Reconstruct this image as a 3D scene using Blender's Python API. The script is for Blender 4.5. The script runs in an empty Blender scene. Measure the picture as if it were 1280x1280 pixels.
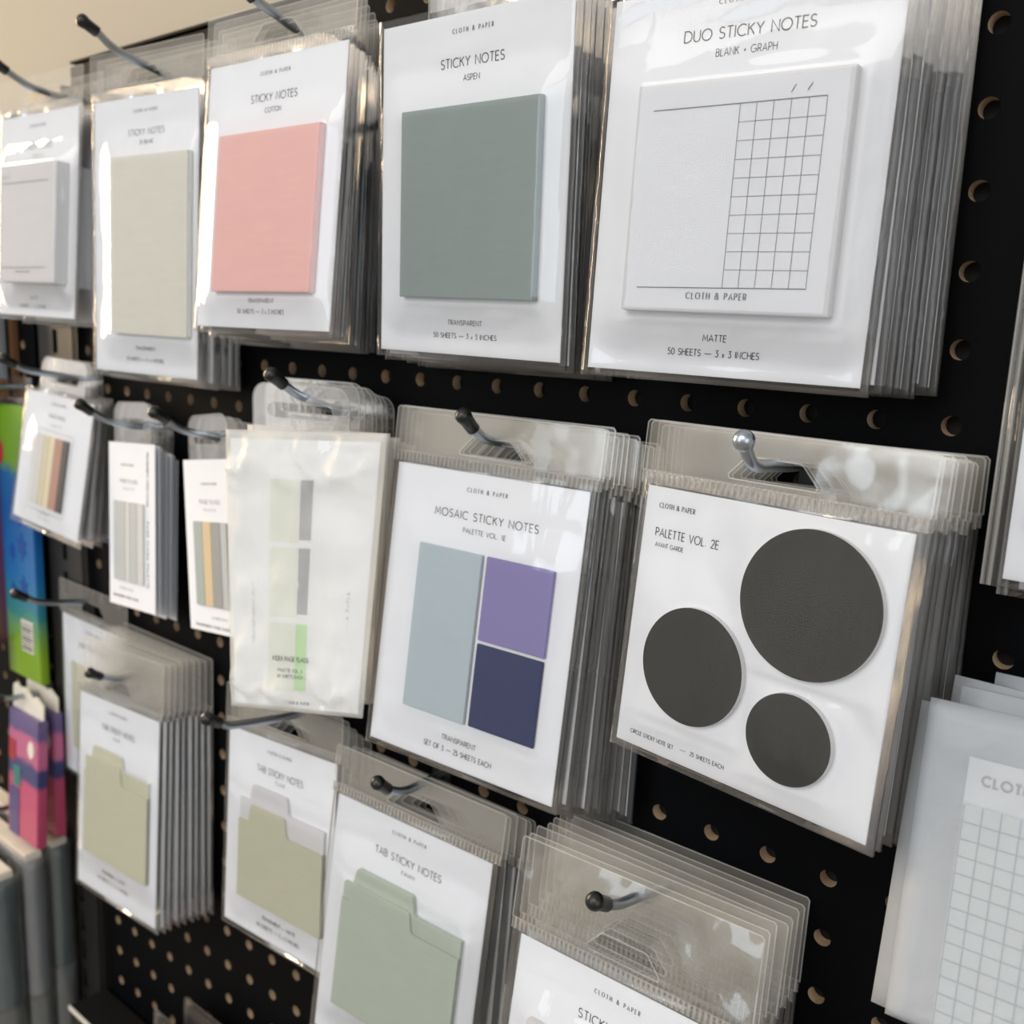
import bpy, bmesh, math, random
from mathutils import Vector, Matrix
from mathutils import noise as mnoise
SC = bpy.context.scene
COL = SC.collection
Z0 = 1.35                      # the reference row of peg holes is 1.35 m above the floor
P = 0.0254
PI = math.pi
rnd = random.Random(7)

# ------------------------------------------------------------------ materials
def lin(c):
    return tuple(((v / 255) / 12.92 if v / 255 <= .04045 else ((v / 255 + .055) / 1.055) ** 2.4) for v in c)

def new_mat(name):
    m = bpy.data.materials.new(name); m.use_nodes = True
    nt = m.node_tree; nt.nodes.clear()
    out = nt.nodes.new('ShaderNodeOutputMaterial')
    return m, nt, out

def N(nt, kind, **kw):
    n = nt.nodes.new(kind)
    for k, v in kw.items():
        if k in n.inputs: n.inputs[k].default_value = v
        else: setattr(n, k, v)
    return n

def coords(nt, scale=(1, 1, 1)):
    tc = N(nt, 'ShaderNodeTexCoord'); mp = N(nt, 'ShaderNodeMapping')
    mp.inputs['Scale'].default_value = scale
    nt.links.new(tc.outputs['Object'], mp.inputs['Vector'])
    return mp.outputs['Vector']

def solid(name, rgb, rough=.6, metal=0., grain=0., gscale=(900, 900, 900), bump=0., bscale=600, spec=.5, is_lin=False, sss=0.):
    m, nt, out = new_mat(name)
    b = N(nt, 'ShaderNodeBsdfPrincipled')
    c = rgb if is_lin else lin(rgb)
    b.inputs['Base Color'].default_value = (*c, 1)
    b.inputs['Roughness'].default_value = rough
    b.inputs['Metallic'].default_value = metal
    b.inputs['Specular IOR Level'].default_value = spec
    if grain > 0:
        v = coords(nt, gscale)
        nz = N(nt, 'ShaderNodeTexNoise', Scale=1., Detail=4.)
        nt.links.new(v, nz.inputs['Vector'])
        r = N(nt, 'ShaderNodeMapRange')
        r.inputs['To Min'].default_value = 1 - grain; r.inputs['To Max'].default_value = 1 + grain
        nt.links.new(nz.outputs['Fac'], r.inputs['Value'])
        mx = N(nt, 'ShaderNodeVectorMath', operation='SCALE')
        mx.inputs[0].default_value = c
        nt.links.new(r.outputs['Result'], mx.inputs['Scale'])
        nt.links.new(mx.outputs['Vector'], b.inputs['Base Color'])
    if bump > 0:
        v = coords(nt)
        nz = N(nt, 'ShaderNodeTexNoise', Scale=bscale, Detail=3.)
        nt.links.new(v, nz.inputs['Vector'])
        bp = N(nt, 'ShaderNodeBump', Strength=bump, Distance=.0004)
        nt.links.new(nz.outputs['Fac'], bp.inputs['Height'])
        nt.links.new(bp.outputs['Normal'], b.inputs['Normal'])
    nt.links.new(b.outputs['BSDF'], out.inputs['Surface'])
    return m

def film(name, tint=(.99, .99, .987), dist=.35, k=.8, base=.0, rough=.07, wr=.1, wscale=(55, 55, 22), fine=0., milk=0., milkcol=(.8, .8, .78)):
    """clear packaging film: mostly see-through, mirror-like at a slant, softly wrinkled"""
    m, nt, out = new_mat(name)
    t = N(nt, 'ShaderNodeBsdfTransparent'); t.inputs['Color'].default_value = (*tint, 1)
    g = N(nt, 'ShaderNodeBsdfGlossy'); g.inputs['Roughness'].default_value = rough
    g.inputs['Color'].default_value = (.95, .95, .95, 1)
    v = coords(nt, wscale)
    nz = N(nt, 'ShaderNodeTexNoise', Scale=1., Detail=3., Distortion=dist)
    nt.links.new(v, nz.inputs['Vector'])
    bp = N(nt, 'ShaderNodeBump', Strength=wr, Distance=.004)
    nt.links.new(nz.outputs['Fac'], bp.inputs['Height'])
    nt.links.new(bp.outputs['Normal'], g.inputs['Normal'])
    fr = N(nt, 'ShaderNodeFresnel', IOR=1.5)
    nt.links.new(bp.outputs['Normal'], fr.inputs['Normal'])
    ma = N(nt, 'ShaderNodeMath', operation='MULTIPLY_ADD', use_clamp=True)
    ma.inputs[1].default_value = k; ma.inputs[2].default_value = base
    nt.links.new(fr.outputs['Fac'], ma.inputs[0])
    mx = N(nt, 'ShaderNodeMixShader')
    nt.links.new(ma.outputs[0], mx.inputs['Fac'])
    nt.links.new(t.outputs[0], mx.inputs[1]); nt.links.new(g.outputs[0], mx.inputs[2])
    last = mx
    if milk > 0:
        d = N(nt, 'ShaderNodeBsdfDiffuse'); d.inputs['Color'].default_value = (*milkcol, 1)
        tr = N(nt, 'ShaderNodeBsdfTranslucent'); tr.inputs['Color'].default_value = (*milkcol, 1)
        m1 = N(nt, 'ShaderNodeMixShader'); m1.inputs['Fac'].default_value = .28
        nt.links.new(d.outputs[0], m1.inputs[1]); nt.links.new(tr.outputs[0], m1.inputs[2])
        m2 = N(nt, 'ShaderNodeMixShader'); m2.inputs['Fac'].default_value = milk
        nt.links.new(last.outputs[0], m2.inputs[1]); nt.links.new(m1.outputs[0], m2.inputs[2])
        last = m2
    nt.links.new(last.outputs[0], out.inputs['Surface'])
    return m

def seal_mat(name):
    """the ribbed heat-seal band over a bag: fine vertical ridges in half milky film"""
    m = film(name, k=.7, wr=.2, milk=.32, milkcol=(.66, .64, .60))
    nt = m.node_tree
    v = coords(nt)
    w = N(nt, 'ShaderNodeTexWave', Scale=130., Distortion=.3, wave_type='BANDS', bands_direction='X')
    nt.links.new(v, w.inputs['Vector'])
    for n in nt.nodes:
        if n.type == 'BUMP':
            n.inputs['Strength'].default_value = .8; n.inputs['Distance'].default_value = .0012
            nt.links.new(w.outputs['Fac'], n.inputs['Height'])
    d = [n for n in nt.nodes if n.type == 'MIX_SHADER'][-1]
    r = N(nt, 'ShaderNodeMapRange'); r.inputs['To Min'].default_value = .06; r.inputs['To Max'].default_value = .36
    nt.links.new(w.outputs['Fac'], r.inputs['Value']); nt.links.new(r.outputs['Result'], d.inputs['Fac'])
    return m

def glassine(name, col, see=.38):
    m, nt, out = new_mat(name)
    v = coords(nt, (30, 30, 30))
    nz = N(nt, 'ShaderNodeTexNoise', Scale=1., Detail=5., Distortion=.5); nt.links.new(v, nz.inputs['Vector'])
    bp = N(nt, 'ShaderNodeBump', Strength=.4, Distance=.005); nt.links.new(nz.outputs['Fac'], bp.inputs['Height'])
    d = N(nt, 'ShaderNodeBsdfPrincipled'); d.inputs['Base Color'].default_value = (*col, 1)
    d.inputs['Roughness'].default_value = .42; nt.links.new(bp.outputs['Normal'], d.inputs['Normal'])
    tl = N(nt, 'ShaderNodeBsdfTranslucent'); tl.inputs['Color'].default_value = (*col, 1)
    m1 = N(nt, 'ShaderNodeMixShader'); m1.inputs['Fac'].default_value = .14
    nt.links.new(d.outputs[0], m1.inputs[1]); nt.links.new(tl.outputs[0], m1.inputs[2])
    t = N(nt, 'ShaderNodeBsdfTransparent'); t.inputs['Color'].default_value = (.96, .96, .95, 1)
    m2 = N(nt, 'ShaderNodeMixShader'); m2.inputs['Fac'].default_value = see
    nt.links.new(m1.outputs[0], m2.inputs[1]); nt.links.new(t.outputs[0], m2.inputs[2])
    nt.links.new(m2.outputs[0], out.inputs['Surface'])
    return m

M = {}
M['card'] = solid('white_card', (.78, .795, .83), .7, bump=.12, bscale=900, is_lin=True, spec=.35)
M['ink'] = solid('dark_grey_ink', (52, 50, 52), .6)
M['film'] = film('clear_film', milk=.012)
M['film_back'] = film('clear_film_plain', wr=.08, milk=.02)
M['seam'] = film('welded_film_edge', wr=.3, wscale=(90, 90, 60), milk=.10, milkcol=(.58, .56, .54))
M['header'] = film('clear_header_film', k=.9, wr=.16, wscale=(24, 24, 50), rough=.1, milk=.15, milkcol=(.93, .89, .81))
M['rim'] = film('bright_film_rim', k=1., wr=.1, milk=.34, milkcol=(.85, .84, .80))
M['header_crisp'] = film('crinkled_header_film', k=1.5, wr=.3, wscale=(16, 16, 24), rough=.13, milk=.07, milkcol=(.86, .82, .74))
M['seal'] = seal_mat('ribbed_seal')
M['tab'] = film('clear_hang_tab', k=.6, base=.0, wr=.15, wscale=(40, 40, 40), rough=.09, milk=.012, milkcol=(.7, .66, .6))
M['glassine'] = glassine('white_glassine', (.90, .905, .885), .56)
M['glassine_cool'] = glassine('cool_glassine', (.60, .635, .68), .45)
M['metal'] = solid('zinc_wire', (168, 176, 186), .3, 1., bump=.05, bscale=300)
M['cap'] = solid('black_plastic', (14, 14, 15), .35)
M['board'] = solid('black_pegboard', (5, 6, 8), .6, grain=.25, gscale=(60, 60, 60), bump=.1, bscale=700, spec=.06)
M['hole'] = solid('raw_hardboard_edge', (172, 148, 120), .9, grain=.3, gscale=(700, 700, 700))
M['cavity_shade'] = solid('painted_cavity_shade', (9, 9, 10), .9)  # near-black colour that paints shade inside holes and slots
M['post'] = solid('black_steel', (27, 25, 23), .4, .0, bump=.05)
PADC = {'pink': (.745, .47, .445), 'aspen': (.27, .325, .318), 'white': (.62, .62, .64), 'cream': (.67, .66, .60),
        'bluegrey': (.43, .50, .54), 'violet': (.235, .205, .42), 'navy': (.012, .022, .105), 'char': (.023, .023, .020),
        'sage': (.46, .51, .44), 'moss': (.59, .585, .455), 'moss2': (.51, .51, .40), 'offwhite': (.66, .65, .62),
        'paleyellow': (.66, .62, .44), 'creamstrip': (.74, .66, .50), 'clay': (.50, .29, .22), 'darkgrey': (.09, .085, .082),
        'silver': (.46, .48, .48), 'lightsilver': (.58, .58, .56), 'tan': (.62, .48, .30), 'slate': (.30, .31, .31), 'greygreen': (.36, .40, .38)}
for k, c in PADC.items():
    M[k] = solid('paper_' + k, c, .5 if k != 'char' else .62, is_lin=True, grain=.05 if k != 'char' else .4,
                 gscale=(60, 60, 420) if k != 'char' else (70, 70, 26), bump=.06, bscale=260, spec=.4)
M['whiteedge'] = solid('white_paper_edge', (.66, .66, .66), .7, is_lin=True, grain=.06, gscale=(20, 2600, 20))

# ------------------------------------------------------------------ object helpers
def link(name, bm, mats, parent=None, smooth=False):
    me = bpy.data.meshes.new(name); bm.to_mesh(me); bm.free()
    if not isinstance(mats, (list, tuple)): mats = [mats]
    for m in mats: me.materials.append(m)
    if smooth:
        for p in me.polygons: p.use_smooth = True
    o = bpy.data.objects.new(name, me); COL.objects.link(o)
    if parent is not None: o.parent = parent
    return o

def thing(name, label, cat, loc, rot=(0, 0, 0), group=None):
    o = bpy.data.objects.new(name, None); COL.objects.link(o)
    o.empty_display_size = .01
    o.location = (loc[0], loc[1], loc[2] + Z0); o.rotation_euler = rot
    o['label'] = label; o['category'] = cat
    if group: o['group'] = group
    return o

def tag(o, label, cat, group=None):
    o['label'] = label; o['category'] = cat
    if group: o['group'] = group

def copy_tree(o, parent=None):
    c = o.copy(); COL.objects.link(c)
    if parent is not None: c.parent = parent
    for ch in [x for x in TREE.get(o.name, [])]: copy_tree(ch, c)
    return c
TREE = {}

def pose_euler(yaw, pit, rol):
    m = Matrix.Rotation(math.radians(yaw), 3, 'Z') @ Matrix.Rotation(math.radians(pit), 3, 'X') @ Matrix.Rotation(math.radians(rol), 3, 'Y')
    return m.to_euler()

def box(bm, x0, x1, y0, y1, z0, z1, bevel=0., mi=0, edge_mi=None):
    vs = [bm.verts.new((x, y, z)) for x in (x0, x1) for y in (y0, y1) for z in (z0, z1)]
    idx = [(0, 1, 3, 2), (4, 6, 7, 5), (0, 4, 5, 1), (2, 3, 7, 6), (0, 2, 6, 4), (1, 5, 7, 3)]
    fs = []
    for n, q in enumerate(idx):
        f = bm.faces.new([vs[i] for i in q]); f.material_index = mi
        if edge_mi is not None and n != 2: f.material_index = edge_mi
        fs.append(f)
    if bevel > 0:
        bmesh.ops.bevel(bm, geom=list({e for f in fs for e in f.edges}), offset=bevel, segments=2, affect='EDGES')
    return vs

def prism(bm, poly, y0, y1, mi=0, side_mi=0):
    """polygon in the x,z plane pulled from y0 (front) back to y1"""
    a = [bm.verts.new((x, y0, z)) for x, z in poly]; b = [bm.verts.new((x, y1, z)) for x, z in poly]
    f = bm.faces.new(a); f.material_index = mi
    f = bm.faces.new(b[::-1]); f.material_index = side_mi
    n = len(poly)
    for i in range(n):
        f = bm.faces.new([a[i], b[i], b[(i + 1) % n], a[(i + 1) % n]]); f.material_index = side_mi
    bmesh.ops.recalc_face_normals(bm, faces=bm.faces)

def tube(bm, pts, r, seg=12, cap=True, mi=0):
    pts = [Vector(p) for p in pts]; rings = []
    up = Vector((1, 0, 0))
    for i, p in enumerate(pts):
        t = (pts[min(i + 1, len(pts) - 1)] - pts[max(i - 1, 0)]).normalized()
        a = up - t * up.dot(t)
        a = a.normalized() if a.length > 1e-4 else Vector((0, 0, 1))
        b = t.cross(a)
        rr = r[i] if isinstance(r, (list, tuple)) else r
        rings.append([bm.verts.new(p + (a * math.cos(2 * PI * k / seg) + b * math.sin(2 * PI * k / seg)) * rr) for k in range(seg)])
    for i in range(len(rings) - 1):
        for k in range(seg):
            bm.faces.new([rings[i][k], rings[i][(k + 1) % seg], rings[i + 1][(k + 1) % seg], rings[i + 1][k]]).material_index = mi
    if cap:
        bm.faces.new(rings[0][::-1]).material_index = mi; bm.faces.new(rings[-1]).material_index = mi

def smooth_path(pts, n=6):
    pts = [Vector(p) for p in pts]; out = []
    for i in range(len(pts) - 1):
        p0 = pts[max(i - 1, 0)]; p1 = pts[i]; p2 = pts[i + 1]; p3 = pts[min(i + 2, len(pts) - 1)]
        for k in range(n):
            t = k / n
            out.append(.5 * ((2 * p1) + (p2 - p0) * t + (2 * p0 - 5 * p1 + 4 * p2 - p3) * t * t + (3 * p1 - p0 - 3 * p2 + p3) * t ** 3))
    return out + [pts[-1]]

# ------------------------------------------------------------------ lettering: a thin geometric stroke alphabet
def arc(cx, cy, rx, ry, a0, a1, n=14):
    return [(cx + rx * math.cos(math.radians(a0 + (a1 - a0) * i / n)), cy + ry * math.sin(math.radians(a0 + (a1 - a0) * i / n))) for i in range(n + 1)]
G = {
 'A': (.78, [[(0, 0), (.39, 1), (.78, 0)], [(.13, .32), (.65, .32)]]),
 'B': (.58, [[(.28, .53)] + arc(.3, .765, .22, .235, -90, 90)[1:] + [(0, 1), (0, 0), (.3, 0)] + arc(.3, .265, .27, .265, -90, 90)[1:] + [(0, .53)]]),
 'C': (.86, [arc(.5, .5, .5, .5, 47, 313, 24)]),
 'D': (.78, [[(0, 0), (0, 1), (.28, 1)] + arc(.28, .5, .5, .5, 90, -90, 18)[1:] + [(0, 0)]]),
 'E': (.5, [[(.5, 1), (0, 1), (0, 0), (.5, 0)], [(0, .52), (.45, .52)]]),
 'F': (.48, [[(.48, 1), (0, 1), (0, 0)], [(0, .52), (.42, .52)]]),
 'G': (.98, [arc(.5, .5, .5, .5, 47, 345, 24) + [(.98, .46), (.55, .46)]]),
 'H': (.68, [[(0, 0), (0, 1)], [(.68, 0), (.68, 1)], [(0, .52), (.68, .52)]]),
 'I': (.06, [[(.03, 0), (.03, 1)]]),
 'K': (.62, [[(0, 0), (0, 1)], [(.58, 1), (.02, .48)], [(.2, .62), (.62, 0)]]),
 'L': (.44, [[(0, 1), (0, 0), (.44, 0)]]),
 'M': (.9, [[(0, 0), (.1, 1), (.45, .25), (.8, 1), (.9, 0)]]),
 'N': (.72, [[(0, 0), (0, 1), (.72, 0), (.72, 1)]]),
 'O': (1., [arc(.5, .5, .5, .5, 90, 450, 28)]),
 'P': (.54, [[(0, 0), (0, 1), (.28, 1)] + arc(.28, .73, .26, .27, 90, -90)[1:] + [(0, .46)]]),
 'R': (.58, [[(0, 0), (0, 1), (.28, 1)] + arc(.28, .73, .26, .27, 90, -90)[1:] + [(0, .46)], [(.28, .46), (.58, 0)]]),
 'S': (.56, [arc(.28, .75, .25, .25, 30, 270, 16) + arc(.28, .25, .27, .25, 90, -150, 16)[1:]]),
 'T': (.6, [[(0, 1), (.6, 1)], [(.3, 1), (.3, 0)]]),
 'U': (.66, [[(0, 1), (0, .33)] + arc(.33, .33, .33, .33, 180, 360, 14)[1:] + [(.66, 1)]]),
 'V': (.74, [[(0, 1), (.37, 0), (.74, 1)]]),
 'W': (1.08, [[(0, 1), (.28, 0), (.54, .9), (.8, 0), (1.08, 1)]]),
 'X': (.66, [[(0, 1), (.66, 0)], [(0, 0), (.66, 1)]]),
 'Y': (.68, [[(0, 1), (.34, .5), (.68, 1)], [(.34, .5), (.34, 0)]]),
 '0': (.6, [arc(.3, .5, .3, .5, 90, 450, 22)]),
 '1': (.34, [[(.02, .82), (.2, 1), (.2, 0)]]),
 '2': (.54, [arc(.27, .73, .26, .27, 165, -35, 14) + [(0, 0), (.54, 0)]]),
 '3': (.52, [[(.02, 1), (.46, 1), (.2, .62)] + arc(.24, .3, .27, .31, 80, -150, 14)[1:]]),
 '4': (.6, [[(.44, 0), (.44, 1), (0, .28), (.6, .28)]]),
 '5': (.52, [[(.46, 1), (.12, 1), (.06, .58)] + arc(.24, .32, .27, .32, 110, -150, 14)]),
 '6': (.56, [[(.4, 1), (.06, .45)] + arc(.28, .29, .27, .29, 150, 510, 18)]),
 'x': (.34, [[(0, .52), (.34, 0)], [(0, 0), (.34, .52)]]),
 '.': (.16, [[(.02, .06), (.15, .06)]]), '+': (.4, [[(0, .45), (.4, .45)], [(.2, .25), (.2, .65)]]),
 '-': (1.35, [[(0, .4), (1.35, .4)]]),
 '&': (.8, [[(.78, 0), (.18, .72)] + arc(.34, .8, .2, .2, 205, -20, 12) + arc(.3, .26, .3, .27, 75, 330, 14) + [(.74, .5)]]),
 '/': (.35, [[(0, 0), (.35, 1)]]), ' ': (.38, []),
}
def text_bm(text, h, width=None, stroke=.11, serif=False, gap=.24):
    """text centred on x=0 with its base line at z=0; cap height h; spaced out to the given width"""
    n = len(text); tot0 = sum(G[c][0] for c in text)
    sg = .74 if serif else 1.
    if width:
        want = width / h; lo = .26 if serif else .2
        gap = (want - tot0 * sg) / max(n - 1, 1)
        if gap < lo: gap = lo; sg = max(.4, (want - lo * (n - 1)) / tot0)
    bm = bmesh.new(); x = -(tot0 * sg + gap * (n - 1)) / 2
    for c in text:
        for pl in G[c][1]:
            quadstrip(bm, [Vector(((x + px * sg) * h, pz * h)) for px, pz in pl], stroke * h, serif, h)
        x += G[c][0] * sg + gap
    return bm
def quadstrip(bm, pts, w, serif=False, h=1.):
    n = len(pts)
    L = []; R = []
    for i, p in enumerate(pts):
        a = (p - pts[i - 1]).normalized() if i else None
        b = (pts[i + 1] - p).normalized() if i < n - 1 else None
        if a is None: a = b
        if b is None: b = a
        na = Vector((-a.y, a.x)); nb = Vector((-b.y, b.x)); nm = na + nb
        nm = nm.normalized() if nm.length > .2 else na
        k = min(1 / max(nm.dot(na), .45), 1.8)
        t = a + b; t = t.normalized() if t.length > .1 else a
        ww = w * (1.0 if not serif else (.62 + .75 * abs(t.y) ** 1.5))
        L.append(p + nm * ww * .5 * k); R.append(p - nm * ww * .5 * k)
    vl = [bm.verts.new((q.x, 0, q.y)) for q in L]; vr = [bm.verts.new((q.x, 0, q.y)) for q in R]
    for i in range(n - 1): bm.faces.new([vr[i], vr[i + 1], vl[i + 1], vl[i]])
    if serif:
        for i, j in ((0, 1), (n - 1, n - 2)):
            d = (pts[i] - pts[j]).normalized()
            if abs(d.y) > .6 and (pts[i] - pts[0]).length < 1e9:
                z = pts[i].y; s = .12 * h; t = .045 * h * (1 if d.y < 0 else -1)
                v = [bm.verts.new((pts[i].x + dx, -.00001, zz)) for dx, zz in ((-s, z), (s, z), (s, z + t), (-s, z + t))]
                bm.faces.new(v)

# ------------------------------------------------------------------ packs
def film_height(x, z, pads, w, h, m):
    """how far a bag's front sheet stands off the card at x,z"""
    best = 0.
    for (px, pz, pw, ph, t) in pads:
        dx = max(px - x, 0, x - px - pw); dz = max(pz - z, 0, z - pz - ph)
        d = math.hypot(dx, dz)
        best = max(best, t * max(0, 1 - d / .017) ** 1.25)
    e = min(x + m, w + m - x, h + m - z, z + .004)
    return (best + .0007) * min(1, max(e, 0) / .004) ** .6

def sleeve_bm(w, h, pads, m, nx, nz, amp, seed):
    bm = bmesh.new()
    xs = [-m, -m * .35] + [.0 + w * i / (nx - 4) for i in range(nx - 3)] + [w + m * .35, w + m]
    zs = [-.003 + (h + .003) * k / (nz - 2) for k in range(nz - 1)] + [h + m * .4, h + m]
    g = []
    for z in zs:
        row = []
        for x in xs:
            H = film_height(x, z, pads, w, h, m)
            e = min(x + m, w + m - x, h + m - z) / .012
            on_pad = any(px - .004 < x < px + pw + .004 and pz - .004 < z < pz + ph + .004 for (px, pz, pw, ph, t) in pads)
            if amp and not on_pad: H += amp * max(0, min(1, e)) * (.8 * mnoise.noise(Vector((x * 70 + seed, z * 28, seed))) + .45 * mnoise.noise(Vector((x * 30 + z * 60, seed * 3., z * 90))) + .25)
            for (px, pz, pw, ph, t) in pads:
                if px - .0015 < x < px + pw + .0015 and pz - .0015 < z < pz + ph + .0015: H = max(H, t + .0004)
            row.append(bm.verts.new((x, -max(H, .00025), -z)))
        g.append(row)
    for k in range(nz):
        for i in range(nx):
            f = bm.faces.new([g[k + 1][i], g[k + 1][i + 1], g[k][i + 1], g[k][i]])
            cx = (xs[i] + xs[i + 1]) / 2
            if cx < 0 or cx > w or zs[k] > h: f.material_index = 1
    # back sheet, joined to the front round three sides
    b = [[bm.verts.new((x, .0011, -z)) for x in (xs[0], xs[-1])] for z in (zs[0], zs[-1])]
    bm.faces.new([b[0][0], b[0][1], b[1][1], b[1][0]])
    bm.faces.new([b[0][0], b[1][0]] + [g[k][0] for k in range(nz, -1, -1)])
    bm.faces.new([b[1][1], b[0][1]] + [g[k][nx] for k in range(nz + 1)])
    bm.faces.new([b[1][0], b[1][1]] + [g[nz][i] for i in range(nx, -1, -1)])
    return bm

def add_rim(bm, loop, wid, y):
    n0 = set(bm.faces)
    q = [Vector(p) for p in loop]
    quadstrip(bm, q + [q[0]], wid)
    for f in bm.faces:
        if f not in n0:
            f.material_index = 1
            for v in f.verts: v.co.y = y
def holed_sheet_bm(outer, hole, wav=0., seed=0., grid=None):
    bm = bmesh.new()
    def loop(p):
        vs = [bm.verts.new((x, 0, z)) for x, z in p]
        return [bm.edges.new((vs[i], vs[(i + 1) % len(vs)])) for i in range(len(vs))]
    es = loop(outer) + loop(hole)
    bmesh.ops.triangle_fill(bm, use_beauty=True, edges=es, normal=(0, -1, 0))
    if not wav:
        add_rim(bm, hole, .0005, -.0002); add_rim(bm, outer, .0006, -.0002)
    if wav:
        bmesh.ops.subdivide_edges(bm, edges=bm.edges[:], cuts=3, use_grid_fill=True)
        bmesh.ops.subdivide_edges(bm, edges=bm.edges[:], cuts=1, use_grid_fill=True)
        for v in bm.verts:
            if v.co.z > 0: v.co.y += wav * (mnoise.noise(Vector((v.co.x * 38 + seed, v.co.z * 55, seed))) + .6 * mnoise.noise(Vector((v.co.x * 90, v.co.z * 70 + seed, seed * 2))))
        add_rim(bm, hole, .0005, -.0003); add_rim(bm, outer, .0006, -.0003)
    return bm

def header_bm(w, m, hh, wav, seed):
    x0, x1 = -m - .001, w + m + .001
    outer = [(x0, .0055), (x1, .0055), (x1, hh - .001), (x1 - .001, hh), (x0 + .001, hh), (x0, hh - .001)]
    c = w / 2
    hole = [(c - .017, .0075), (c + .017, .0075), (c + .0175, .009), (c + .0115, .0152), (c + .010, .016), (c - .010, .016), (c - .0115, .0152), (c - .0175, .009)]
    n = 12
    outer = [(x0 + (x1 - x0) * i / n, .0055) for i in range(n + 1)] + [(x1, hh * .6), (x1, hh - .001)] + [(x1 - .001 - (x1 - x0 - .002) * i / n, hh) for i in range(n + 1)] + [(x0, hh - .001), (x0, hh * .6)]
    return holed_sheet_bm(outer, hole, wav, seed)

def rrect(x0, x1, z0, z1, r, n=5):
    p = []
    for cx, cz, a in ((x1 - r, z1 - r, 0), (x0 + r, z1 - r, 90), (x0 + r, z0 + r, 180), (x1 - r, z0 + r, 270)):
        p += arc(cx, cz, r, r, a, a + 90, n)
    return p

def hangtab_bm(c, tw, th, seed=0., low=-.012):
    bm = bmesh.new()
    out = rrect(c - tw / 2, c + tw / 2, low, th, .008); hole = rrect(c - tw * .34, c + tw * .34, th * .34, th * .64, th * .13)
    bm.free()
    bm = holed_sheet_bm(out, hole)
    r = bmesh.ops.extrude_face_region(bm, geom=[f for f in bm.faces if f.material_index == 0])
    for v in [e for e in r['geom'] if isinstance(e, bmesh.types.BMVert)]: v.co.y += .0005
    return bm

def pad_bm(kind, x, z, w, h, t):
    """x,z,w,h in metres measured from the card's top left corner, z down"""
    bm = bmesh.new()
    if kind == 'box':
        box(bm, x, x + w, -t, -.0002, -z - h, -z, .0003, 0)
        for f in bm.faces:
            if abs(f.normal.y) < .5: f.material_index = 1
    elif kind == 'disc':
        poly = [(x + w / 2 + w / 2 * math.cos(2 * PI * k / 72), -z - h / 2 + h / 2 * math.sin(2 * PI * k / 72)) for k in range(72)]
        prism(bm, poly, -t, -.0002, 0, 1)
    elif kind[0] == 'folder':
        (ta, tb, tt, bt) = kind[1:]          # tab from ta to tb, tab top tt, body top bt
        s = .0035
        def rc(a, b, c, r=.0012): return [a, b, c]
        poly = [(x, -z - h), (x + w, -z - h), (x + w, -bt), (tb + s, -bt), (tb + s * .55, -bt + .0012), (tb, -tt - .0009), (tb - .0009, -tt), (ta + .0009, -tt), (ta, -tt - .0009), (ta - s * .55, -bt + .0012), (ta - s, -bt), (x, -bt)]
        prism(bm, poly, -t, -.0002, 0, 1)
    return bm

def line_obj(text, cx, base, h, width, root, y, serif=False, stroke=.11, vert=False, name='lettering'):
    bm = text_bm(text, h * 1e-3, width * 1e-3 if width else None, stroke, serif)
    if vert: bmesh.ops.rotate(bm, verts=bm.verts, cent=(0, 0, 0), matrix=Matrix.Rotation(PI / 2, 3, 'Y'))
    bmesh.ops.translate(bm, verts=bm.verts, vec=(cx * 1e-3, y, -base * 1e-3))
    return link(name, bm, M['ink'], root)

def rule_obj(segs, root, y, wid=.00022, name='ruled_lines'):
    bm = bmesh.new()
    for (x0, z0, x1, z1) in segs:
        quadstrip(bm, [Vector((x0 * 1e-3, -z0 * 1e-3)), Vector((x1 * 1e-3, -z1 * 1e-3))], wid)
    bmesh.ops.translate(bm, verts=bm.verts, vec=(0, y, 0))
    return link(name, bm, M['ink'], root)

ORD = ['front', 'second', 'third', 'fourth', 'fifth', 'sixth', 'seventh', 'eighth', 'ninth', 'tenth', 'eleventh', 'twelfth', 'thirteenth', 'fourteenth', 'fifteenth']
BRAND = 'CLOTH & PAPER'
def local(o, yaw, pit, rol, v):
    m = Matrix.Rotation(math.radians(yaw), 3, 'Z') @ Matrix.Rotation(math.radians(pit), 3, 'X') @ Matrix.Rotation(math.radians(rol), 3, 'Y')
    return Vector(o) + m @ Vector(v)

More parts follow.
